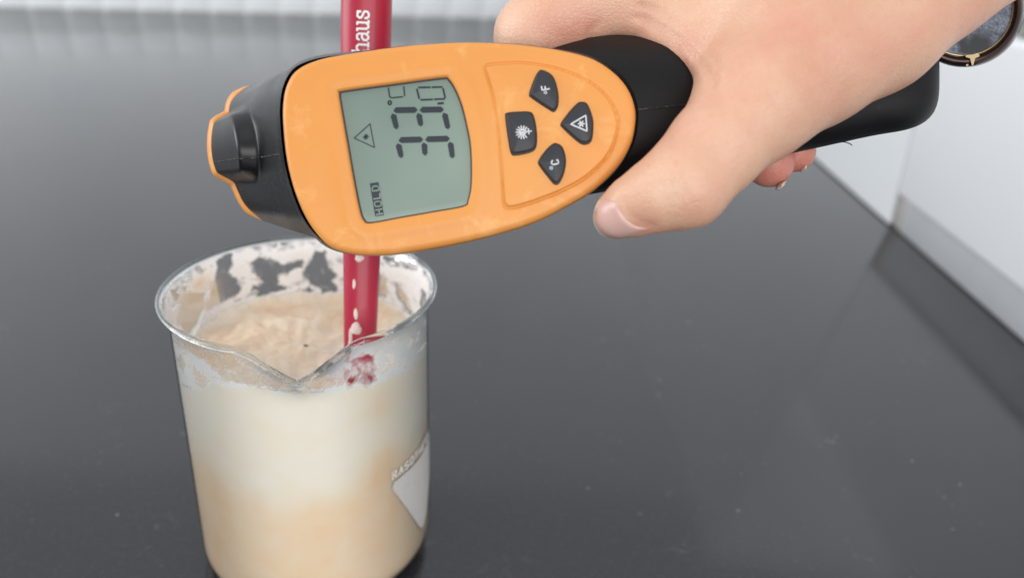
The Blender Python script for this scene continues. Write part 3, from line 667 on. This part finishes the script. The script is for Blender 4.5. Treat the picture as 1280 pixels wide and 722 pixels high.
tubeline('handle_seam', [V(x, 138-(x-790)*.11, .2224-.0169) for x in np.linspace(796, 885, 24)], .00012, m_scuff, tm, 6, .6)
tubeline('frayed_thread', [V(1050, 177, .2215), V(1058, 178, .221), V(1063, 180, .2205), V(1065, 182, .2205)], .00014, m_hd, tm)
#HAND
# ------------------------------------------------------------------ hand (one continuous skin surface)
def prim(*pts): return [(hp(x, y, d), r*d/FPX) for x, y, d, r in pts]
def rcone(P, a, ra, b, rb):
    ba = b-a; l2 = ba@ba; pa = P-a; t_ = np.clip((pa@ba)/l2, 0, 1)
    return np.linalg.norm(pa-t_[:, None]*ba, axis=1)-(ra+(rb-ra)*t_)
def smin(a, b, k):
    h = np.clip(.5+.5*(b-a)/k, 0, 1); return b+(a-b)*h-k*h*(1-h)
def ellip(P, c, R3, ax3):
    q = (P-c)@np.array(ax3).T; R3 = np.array(R3); k0 = np.linalg.norm(q/R3, axis=1); k1 = np.linalg.norm(q/R3**2, axis=1)+1e-9; return k0*(k0-1)/k1
THUMB = [(772, 268, .1965, 30), (792, 258, .195, 38), (822, 244, .193, 46), (856, 228, .192, 57), (894, 185, .194, 60), (950, 124, .199, 70)]
META_T = [(950, 124, .199, 70), (1010, 75, .203, 85), (1085, 26, .207, 92), (1168, -34, .211, 84), (1290, -132, .215, 102), (1500, -290, .222, 140), (1760, -470, .232, 165)]
INDEX = [(672, 46, .226, 53), (700, 22, .224, 56), (760, -10, .222, 57), (830, -36, .221, 62), (905, -62, .221, 68)]
IDX_B = [(672, 46, .226, 53), (684, 88, .244, 42), (720, 110, .257, 38), (756, 116, .262, 34)]
META_I = [(905, -62, .221, 68), (1000, -100, .222, 78), (1120, -150, .222, 95), (1290, -200, .222, 100), (1500, -330, .226, 130), (1760, -470, .234, 175)]
KNUCK = [(905, -62, .221, 66), (925, -60, .245, 60), (950, -50, .266, 56)]
MID = [(962, 204, .228, 30), (955, 192, .232, 33), (935, 150, .250, 38), (915, 60, .262, 44), (925, -40, .250, 56)]
RING = [(994, 190, .233, 25), (988, 178, .237, 28), (970, 130, .254, 36), (955, 50, .268, 42), (950, -40, .266, 52)]
PALM = [(950, -60, .255, 70), (1100, -80, .245, 85), (1280, -180, .23, 105)]
WEB = [(802, 15, .221, 33), (832, 36, .217, 31), (868, 58, .212, 29), (900, 90, .205, 25), (918, 118, .201, 30)]
WEB2 = [(860, -4, .219, 48), (916, 36, .213, 50), (950, 82, .205, 54)]
def chain(P, pts, k=.0015):
    q = prim(*pts); d = None
    for (a, ra), (b_, rb) in zip(q[:-1], q[1:]):
        e = rcone(P, a, ra, b_, rb); d = e if d is None else smin(d, e, k)
    return d
def hand_sdf(P):
    th = chain(P, THUMB); mt = chain(P, META_T, .003)
    tb = smin(th, mt, .004)
    ix = smin(chain(P, INDEX), chain(P, IDX_B), .002)
    mi = smin(chain(P, META_I, .003), chain(P, PALM, .004), .012)
    core = smin(mi, mt, .016)
    web = smin(chain(P, WEB), chain(P, WEB2), .006)
    core = smin(core, web, .008)
    core = smin(core, ix, .005)
    core = smin(core, th, .006)
    # muscle between thumb and index bones
    c = hp(1000, 10, .208); core = smin(core, np.linalg.norm(P-c, axis=1)-.0165, .012)
    core = smin(core, chain(P, KNUCK), .006)
    md = chain(P, MID); rg = chain(P, RING)
    d = smin(core, md, .0025); d = smin(d, rg, .0015)
    # local relief: (px,py,depth,amount m,radius m)
    for x, y, dp, am, r in RELIEF:
        c = hp(x, y, dp); q2 = ((P-c)**2).sum(1)/r**2; d = d-am*np.exp(-q2)
    for pts, am, r in CREASES:
        Pq = prim(*[(x, y, dp, 1) for x, y, dp in pts]); e = None
        for (a, _), (b_, _) in zip(Pq[:-1], Pq[1:]):
            f = rcone(P, a, 0, b_, 0); e = f if e is None else np.minimum(e, f)
        d = d+am*np.exp(-(e/r)**2)
    return d
def march(px, py, d0, d1):
    px, py = np.asarray(px, float), np.asarray(py, float); d = np.full(len(px), float(d0))
    for _ in range(60):
        P = np.stack([(px-640)/FPX*d, -(py-361)/FPX*d, -d], 1); s = hand_sdf(P); d = np.minimum(d+s*.9, d1)
    return d, s
RELIEF, CREASES = [], []
R_IN = [(862, 276, .0007, .006), (835, 205, .0003, .007), (752, 40, .0005, .004), (784, 36, .0006, .005), (945, 150, .0005, .009), (985, 100, .0006, .009),
        (806, 278, -.0005, .005), (880, 245, .0003, .005), (1010, 45, .0006, .010), (905, -5, .0006, .010)]
C_IN = [([(742, 62), (736, 50), (738, 38), (746, 30)], .0009, .0008), ([(796, 22), (812, 26), (834, 38), (858, 58), (882, 86), (893, 104)], .0012, .0009), ([(800, 8), (822, 14), (850, 30), (878, 56), (898, 84)], .0007, .0009), ([(812, 34), (832, 48), (852, 66)], .0007, .0007),
        ([(858, 45), (880, 70), (892, 100)], .0003, .0008), ([(890, 108), (902, 122), (906, 140)], .0004, .0012),
        ([(822, 236), (829, 247), (838, 254)], .00025, .0006), ([(830, 229), (839, 240), (849, 248)], .0003, .0006), ([(840, 222), (850, 232), (860, 240)], .00025, .0006), ([(848, 214), (858, 224), (868, 231)], .0002, .0006),
        ([(776, 249), (784, 265), (796, 278), (814, 284)], .0008, .0009)]
ptsR = np.array([(a, b) for a, b, _, _ in R_IN]); dR, _ = march(ptsR[:, 0], ptsR[:, 1], .165, .26)
NEWR = [(a, b, float(d), am, r) for (a, b, am, r), d in zip(R_IN, dR)]; NEWC = []
for pts, am, r in C_IN:
    q = spline(pts, max(4, len(pts)*2), False); dC, _ = march(q[:, 0], q[:, 1], .165, .26); NEWC.append(([(a, b, float(d)) for (a, b), d in zip(q, dC)], am, r))
RELIEF, CREASES = NEWR, NEWC
lo3 = np.array([-.012, -.0, -.285]); lo3[1] = 0.006; hi3 = np.array([.27, .205, -.165]); HS = .0009
nn = np.ceil((hi3-lo3)/HS).astype(int); nn = (nn//8+1)*8+1
def axes(n_, h): return [lo3[k]+np.arange(n_[k])*h for k in range(3)]
nc = (nn-1)//8+1
X, Y, Z = np.meshgrid(*axes(nc, HS*8), indexing='ij'); Cc = hand_sdf(np.stack([X, Y, Z], -1).reshape(-1, 3)).reshape(nc)
F3 = np.repeat(np.repeat(np.repeat(Cc[:-1, :-1, :-1], 8, 0), 8, 1), 8, 2); F3 = np.pad(F3, ((0, 1),)*3, mode='edge').astype(np.float32)
mn = np.full(tuple(nc-1), 1e9); 
for i in (0, 1):
    for j in (0, 1):
        for k in (0, 1):
            mn = np.minimum(mn, abs(Cc[i:nc[0]-1+i, j:nc[1]-1+j, k:nc[2]-1+k]))
blk = np.argwhere(mn < HS*8*1.9)
offs = np.stack(np.meshgrid(*[np.arange(9)]*3, indexing='ij'), -1).reshape(-1, 3)
for s in range(0, len(blk), 400):
    ii = (blk[s:s+400, None, :]*8+offs[None]).reshape(-1, 3); v = hand_sdf(lo3+ii*HS); F3[ii[:, 0], ii[:, 1], ii[:, 2]] = v
def surface_nets(F, lo, h):
    s = F < 0; n = np.array(F.shape)
    cnt = np.zeros(tuple(n-1), np.int8)
    for i in (0, 1):
        for j in (0, 1):
            for k in (0, 1): cnt += s[i:n[0]-1+i, j:n[1]-1+j, k:n[2]-1+k]
    act = (cnt > 0) & (cnt < 8); idx = np.argwhere(act); vid = np.full(act.shape, -1, np.int64); vid[act] = np.arange(len(idx))
    acc = np.zeros((len(idx), 3)); w = np.zeros(len(idx))
    cor = [(i, j, k) for i in (0, 1) for j in (0, 1) for k in (0, 1)]
    for a in cor:
        for ax_ in range(3):
            if a[ax_]: continue
            b_ = list(a); b_[ax_] = 1
            fa = F[idx[:, 0]+a[0], idx[:, 1]+a[1], idx[:, 2]+a[2]]; fb = F[idx[:, 0]+b_[0], idx[:, 1]+b_[1], idx[:, 2]+b_[2]]
            c = (fa < 0) != (fb < 0); t_ = np.where(c, fa/np.where(c, fa-fb, 1), 0)
            p = np.tile(np.array(a, float), (len(idx), 1)); p[:, ax_] = t_
            acc += p*c[:, None]; w += c
    verts = lo+(idx+acc/w[:, None])*h; faces = []
    for ax_ in range(3):
        u, v = (ax_+1) % 3, (ax_+2) % 3
        sl0 = [slice(None)]*3; sl1 = [slice(None)]*3; sl0[ax_] = slice(0, -1); sl1[ax_] = slice(1, None)
        ed = s[tuple(sl0)] != s[tuple(sl1)]; e = np.argwhere(ed)
        e = e[(e[:, u] > 0) & (e[:, v] > 0) & (e[:, u] < n[u]-1) & (e[:, v] < n[v]-1)]
        du = np.zeros(3, int); du[u] = 1; dv = np.zeros(3, int); dv[v] = 1
        q = np.stack([vid[tuple((e-du-dv).T)], vid[tuple((e-dv).T)], vid[tuple(e.T)], vid[tuple((e-du).T)]], 1)
        flip = ~s[tuple(e.T)]; q[flip] = q[flip][:, ::-1]; faces.append(q)
    return verts, np.concatenate(faces)
hv, hf = surface_nets(F3, lo3, HS)
def fast_mesh(name, verts, quads, mat_, origin):
    me = bpy.data.meshes.new(name); me.vertices.add(len(verts)); me.vertices.foreach_set('co', (verts-origin).ravel())
    me.loops.add(quads.size); me.loops.foreach_set('vertex_index', quads.ravel().astype(np.int32))
    me.polygons.add(len(quads)); me.polygons.foreach_set('loop_start', np.arange(0, quads.size, 4, dtype=np.int32)); me.polygons.foreach_set('use_smooth', np.ones(len(quads), bool))
    me.update(calc_edges=True); me.validate(); me.materials.append(mat_)
    o = bpy.data.objects.new(name, me); S.collection.objects.link(o); o.location = origin; ORG[o.name] = np.array(origin); return o
m_skin = mat('skin', lin(224, 176, 148), .37, Subsurface_Weight=.28, Subsurface_Scale=.006)
B(m_skin).inputs['Subsurface Radius'].default_value = (1, .35, .2)
co = obj_coord(m_skin)
sk0 = ramp(m_skin, noise(m_skin, 75, 6, .65, co, .4), [(.3, lin(217, 167, 139)), (.7, lin(226, 185, 157))])
sk0 = mixc(m_skin, ramp(m_skin, noise(m_skin, 38, 4, .6, co, .6), [(.42, g(0)), (.72, g(.42))]), sk0, lin(216, 142, 122))
sk1 = mixc(m_skin, attr(m_skin, 'blush'), sk0, lin(202, 122, 110)); sk2 = mixc(m_skin, attr(m_skin, 'pale'), sk1, lin(238, 208, 180))
sk3 = mixc(m_skin, ramp(m_skin, noise(m_skin, 700, 3, .6, co), [(.55, g(0)), (.8, g(.3))]), sk2, lin(206, 140, 118))
lk(m_skin, sk3, B(m_skin).inputs['Base Color'])
vs = nd(m_skin, 'ShaderNodeTexVoronoi', feature='DISTANCE_TO_EDGE'); vs.inputs['Scale'].default_value = 900; lk(m_skin, co, vs.inputs['Vector'])
hgt = math_(m_skin, 'ADD', math_(m_skin, 'MULTIPLY', ramp(m_skin, vs.outputs['Distance'], [(0, g(0)), (.18, g(1))]), .5), math_(m_skin, 'MULTIPLY', noise(m_skin, 260, 4, .6, co), 1.2))
bump(m_skin, hgt, .35, .0004)
hw = to_world(hv); org = V(1000, 60, .21)
hand = fast_mesh('person', hw, hf, m_skin, org)
tag(hand, 'bare right hand gripping the thermometer handle, thumb towards the camera', 'person')
def gauss(x, y, d, r): return np.exp(-((hv-hp(x, y, d))**2).sum(1)/r**2)
bl_v = .62*gauss(738, 28, .214, .0055)+.35*gauss(700, 48, .214, .008)+.3*gauss(800, 30, .212, .006)+.12*gauss(980, 50, .188, .014)+.12*gauss(1040, 20, .19, .018)+.25*gauss(865, 150, .184, .008)
bl_v += .16*gauss(860, 250, .186, .007)+.14*gauss(900, 200, .186, .006)
bl_v += .9*gauss(960, 212, .226, .010)+.85*gauss(996, 192, .232, .009)+.3*gauss(800, 285, .19, .006)+.25*gauss(850, 70, .208, .007)
pa_v = .55*gauss(835, 240, .182, .005)+.4*gauss(760, 8, .212, .010)+.35*gauss(900, 170, .184, .008)+.4*gauss(640, 25, .216, .008)+.3*gauss(870, -10, .205, .012)
for nm, arr in (('blush', np.clip(bl_v, 0, .85)), ('pale', np.clip(pa_v, 0, .7))):
    at = hand.data.attributes.new(nm, 'FLOAT', 'POINT'); at.data.foreach_set('value', arr.astype(np.float32))
# nails: laid onto the flesh
m_nail = mat('nail', lin(224, 176, 166), .28, Subsurface_Weight=.2, Subsurface_Scale=.003, Coat_Weight=.15)
m_tip = mat('nail_tip', lin(236, 226, 210), .3, Coat_Weight=.3)
def nail(name, base, free, lift, thick, mat_, tipm, ntip, dmin, dmax):
    # base, free: curves (pixels) from one side to the other; the plate is lofted between them
    A = spline(base, 25, False); C_ = spline(free, 25, False); nr = 22; U = np.linspace(0, 1, nr)
    G = np.array([[A[j]*(1-u)+C_[j]*u for j in range(25)] for u in U]); dd, s_ = march(G[..., 0].ravel(), G[..., 1].ravel(), dmin, dmax)
    dd = dd.reshape(nr, 25); ok = (s_.reshape(nr, 25) < .0012)
    # beyond the flesh the nail carries on from the depth it had
    for i in range(nr):
        for j in range(25):
            if not ok[i, j]: dd[i, j] = min(dd[max(i-1, 0), j], dmax) if i else dmin+.012
    for _ in range(3): dd[1:-1, 1:-1] = (dd[:-2, 1:-1]+dd[2:, 1:-1]+dd[1:-1, :-2]+dd[1:-1, 2:]+dd[1:-1, 1:-1])/5
    e = np.minimum(np.minimum(U[:, None]*6, 1), np.minimum(np.linspace(0, 1, 25), np.linspace(1, 0, 25))[None]*8).clip(0, 1)
    dd = dd-lift*np.sqrt(e)+.0002*(1-e)
    vv = [V(G[i, j, 0], G[i, j, 1], dd[i, j]) for i in range(nr) for j in range(25)]; nb = len(vv)
    vv += [V(G[i, j, 0], G[i, j, 1], dd[i, j]+thick) for i in range(nr) for j in range(25)]
    ff = grid_faces(nr, 25, False); f2 = [tuple(nb+k for k in f[::-1]) for f in ff]
    rim = [i*25 for i in range(nr)]+[(nr-1)*25+j for j in range(1, 25)]+[i*25+24 for i in range(nr-2, -1, -1)]+[j for j in range(23, 0, -1)]
    f3 = [(rim[k], rim[(k+1) % len(rim)], nb+rim[(k+1) % len(rim)], nb+rim[k]) for k in range(len(rim))]
    o = mesh_obj(name, vv, ff+f2+f3, mat_, hand); recalc(o)
    if tipm:
        o.data.materials.append(tipm)
        cnt = len(ff)
        for p in o.data.polygons:
            i = min(p.vertices)
            if i < nb and i//25 >= nr-1-ntip: p.material_index = 1
    return o
nail('thumbnail', [(772, 251), (776, 262), (784, 274), (796, 282), (812, 285.5)], [(750, 248), (741.5, 266), (744, 284), (757, 297), (779, 299.5)], .0004, .0004, m_nail, m_tip, 1, .17, .2)
m_ft = mat('finger_nail_tip', lin(226, 200, 184), .35)
for (x, y, d_, rx, ry, an) in ((976, 231.5, .2255, 7, 2.8, -.75), (1004.2, 210, .231, 5, 2.4, -1.0)):
    ca, sa = math.cos(an), math.sin(an); A3 = [ca*AX[0]-sa*-AX[1]*-1, sa*AX[0]+ca*AX[1], AX[2]]
    A3 = [ca*AX[0]-sa*AX[1], sa*AX[0]+ca*AX[1], AX[2]]
    A3 = [math.cos(-an)*AX[0]+math.sin(-an)*AX[1], -math.sin(-an)*AX[0]+math.cos(-an)*AX[1], AX[2]]
    blob('fingernail', V(x, y, d_), A3, (rx*d_/FPX, ry*d_/FPX, .0022), m_ft, hand, 9)

# ------------------------------------------------------------------ watch at the wrist
WD = .236; wc = (1205, 8)
m_wb = mat('brown_bezel', lin(58, 34, 24), .18, Metallic=.6, Coat_Weight=.5)
lk(m_wb, ramp(m_wb, noise(m_wb, 120, 4), [(.35, lin(30, 17, 13)), (.7, lin(70, 38, 24))]), B(m_wb).inputs['Base Color'])
m_gold = mat('gold', lin(232, 208, 160), .22, Metallic=.9)
m_dial = mat('watch_dial', lin(60, 66, 82), .3, Coat_Weight=1.0, Coat_Roughness=.06)
co = obj_coord(m_dial)
lk(m_dial, mixc(m_dial, ramp(m_dial, noise(m_dial, 95, 2, .5, co), [(.36, g(0)), (.46, g(1))]), lin(16, 15, 22), ramp(m_dial, noise(m_dial, 1300, 4, .8, co), [(.35, lin(46, 52, 66)), (.65, lin(140, 150, 168))])), B(m_dial).inputs['Base Color'])
wt = empty('wristwatch', tuple(V(*wc, WD)), 'round dark watch with brown bezel and gold marker behind the wrist', 'watch')
def rev(name, prof_, mat_, n_=96):
    vv = [V(wc[0]+r*math.cos(a), wc[1]+r*math.sin(a), WD-w) for r, w in prof_ for a in np.linspace(0, 2*math.pi, n_, endpoint=False)]
    o = mesh_obj(name, vv, grid_faces(len(prof_), n_), mat_, wt); recalc(o); return o
rev('bezel', [(63, .0026), (63.5, .0034), (65.5, .0040), (69, .0042), (72.5, .0036), (75.5, .002), (76.5, -.001), (75, -.004), (66, -.006), (1, -.0062)], m_wb)
rev('dial', [(63.8, .0026), (40, .0027), (20, .00275), (.5, .0028)], m_dial)
rev('inner_ring', [(60.6, .0027), (61, .0030), (62.2, .0030), (62.6, .0027)], m_gold)
vv = [V(x, y, WD-w) for w in (.0045, .0024) for x, y in ((1207.5, 69), (1224, 68), (1224.5, 70.5), (1219, 73), (1216.5, 82), (1215, 82), (1212.5, 73), (1207, 71.5))]
recalc(mesh_obj('gold_marker', vv, grid_faces(2, 8)+[tuple(range(8))], m_gold, wt, False))
vv = [V(1205+73*math.cos(a)+dx, 8+73*math.sin(a)+dy, WD-.0030-w) for w in (.0006, 0) for a, dx, dy in [(1.51, -1.5, -2), (1.51, 1.5, -2), (1.51, 1.5, 2), (1.51, -1.5, 2)]]
mesh_obj('gold_stud', vv, grid_faces(2, 4)+[(3, 2, 1, 0)], m_gold, wt, False)
m_strap = mat('dark_strap', lin(34, 26, 24), .6); bump(m_strap, noise(m_strap, 900, 3), .3, .0003)
vv = []
for q in np.linspace(0, 1, 24):
    a = q*math.pi*1.05; cy = -58-150*q; cx = 1225+75*q; dz = WD+.004+.006*math.sin(a)
    for ox, oz in ((-42, 0), (42, 0), (42, .0018), (-42, .0018)): vv.append(V(cx+ox*.9, cy+ox*.45, dz+oz))
recalc(mesh_obj('strap', vv, grid_faces(24, 4), m_strap, wt, False))
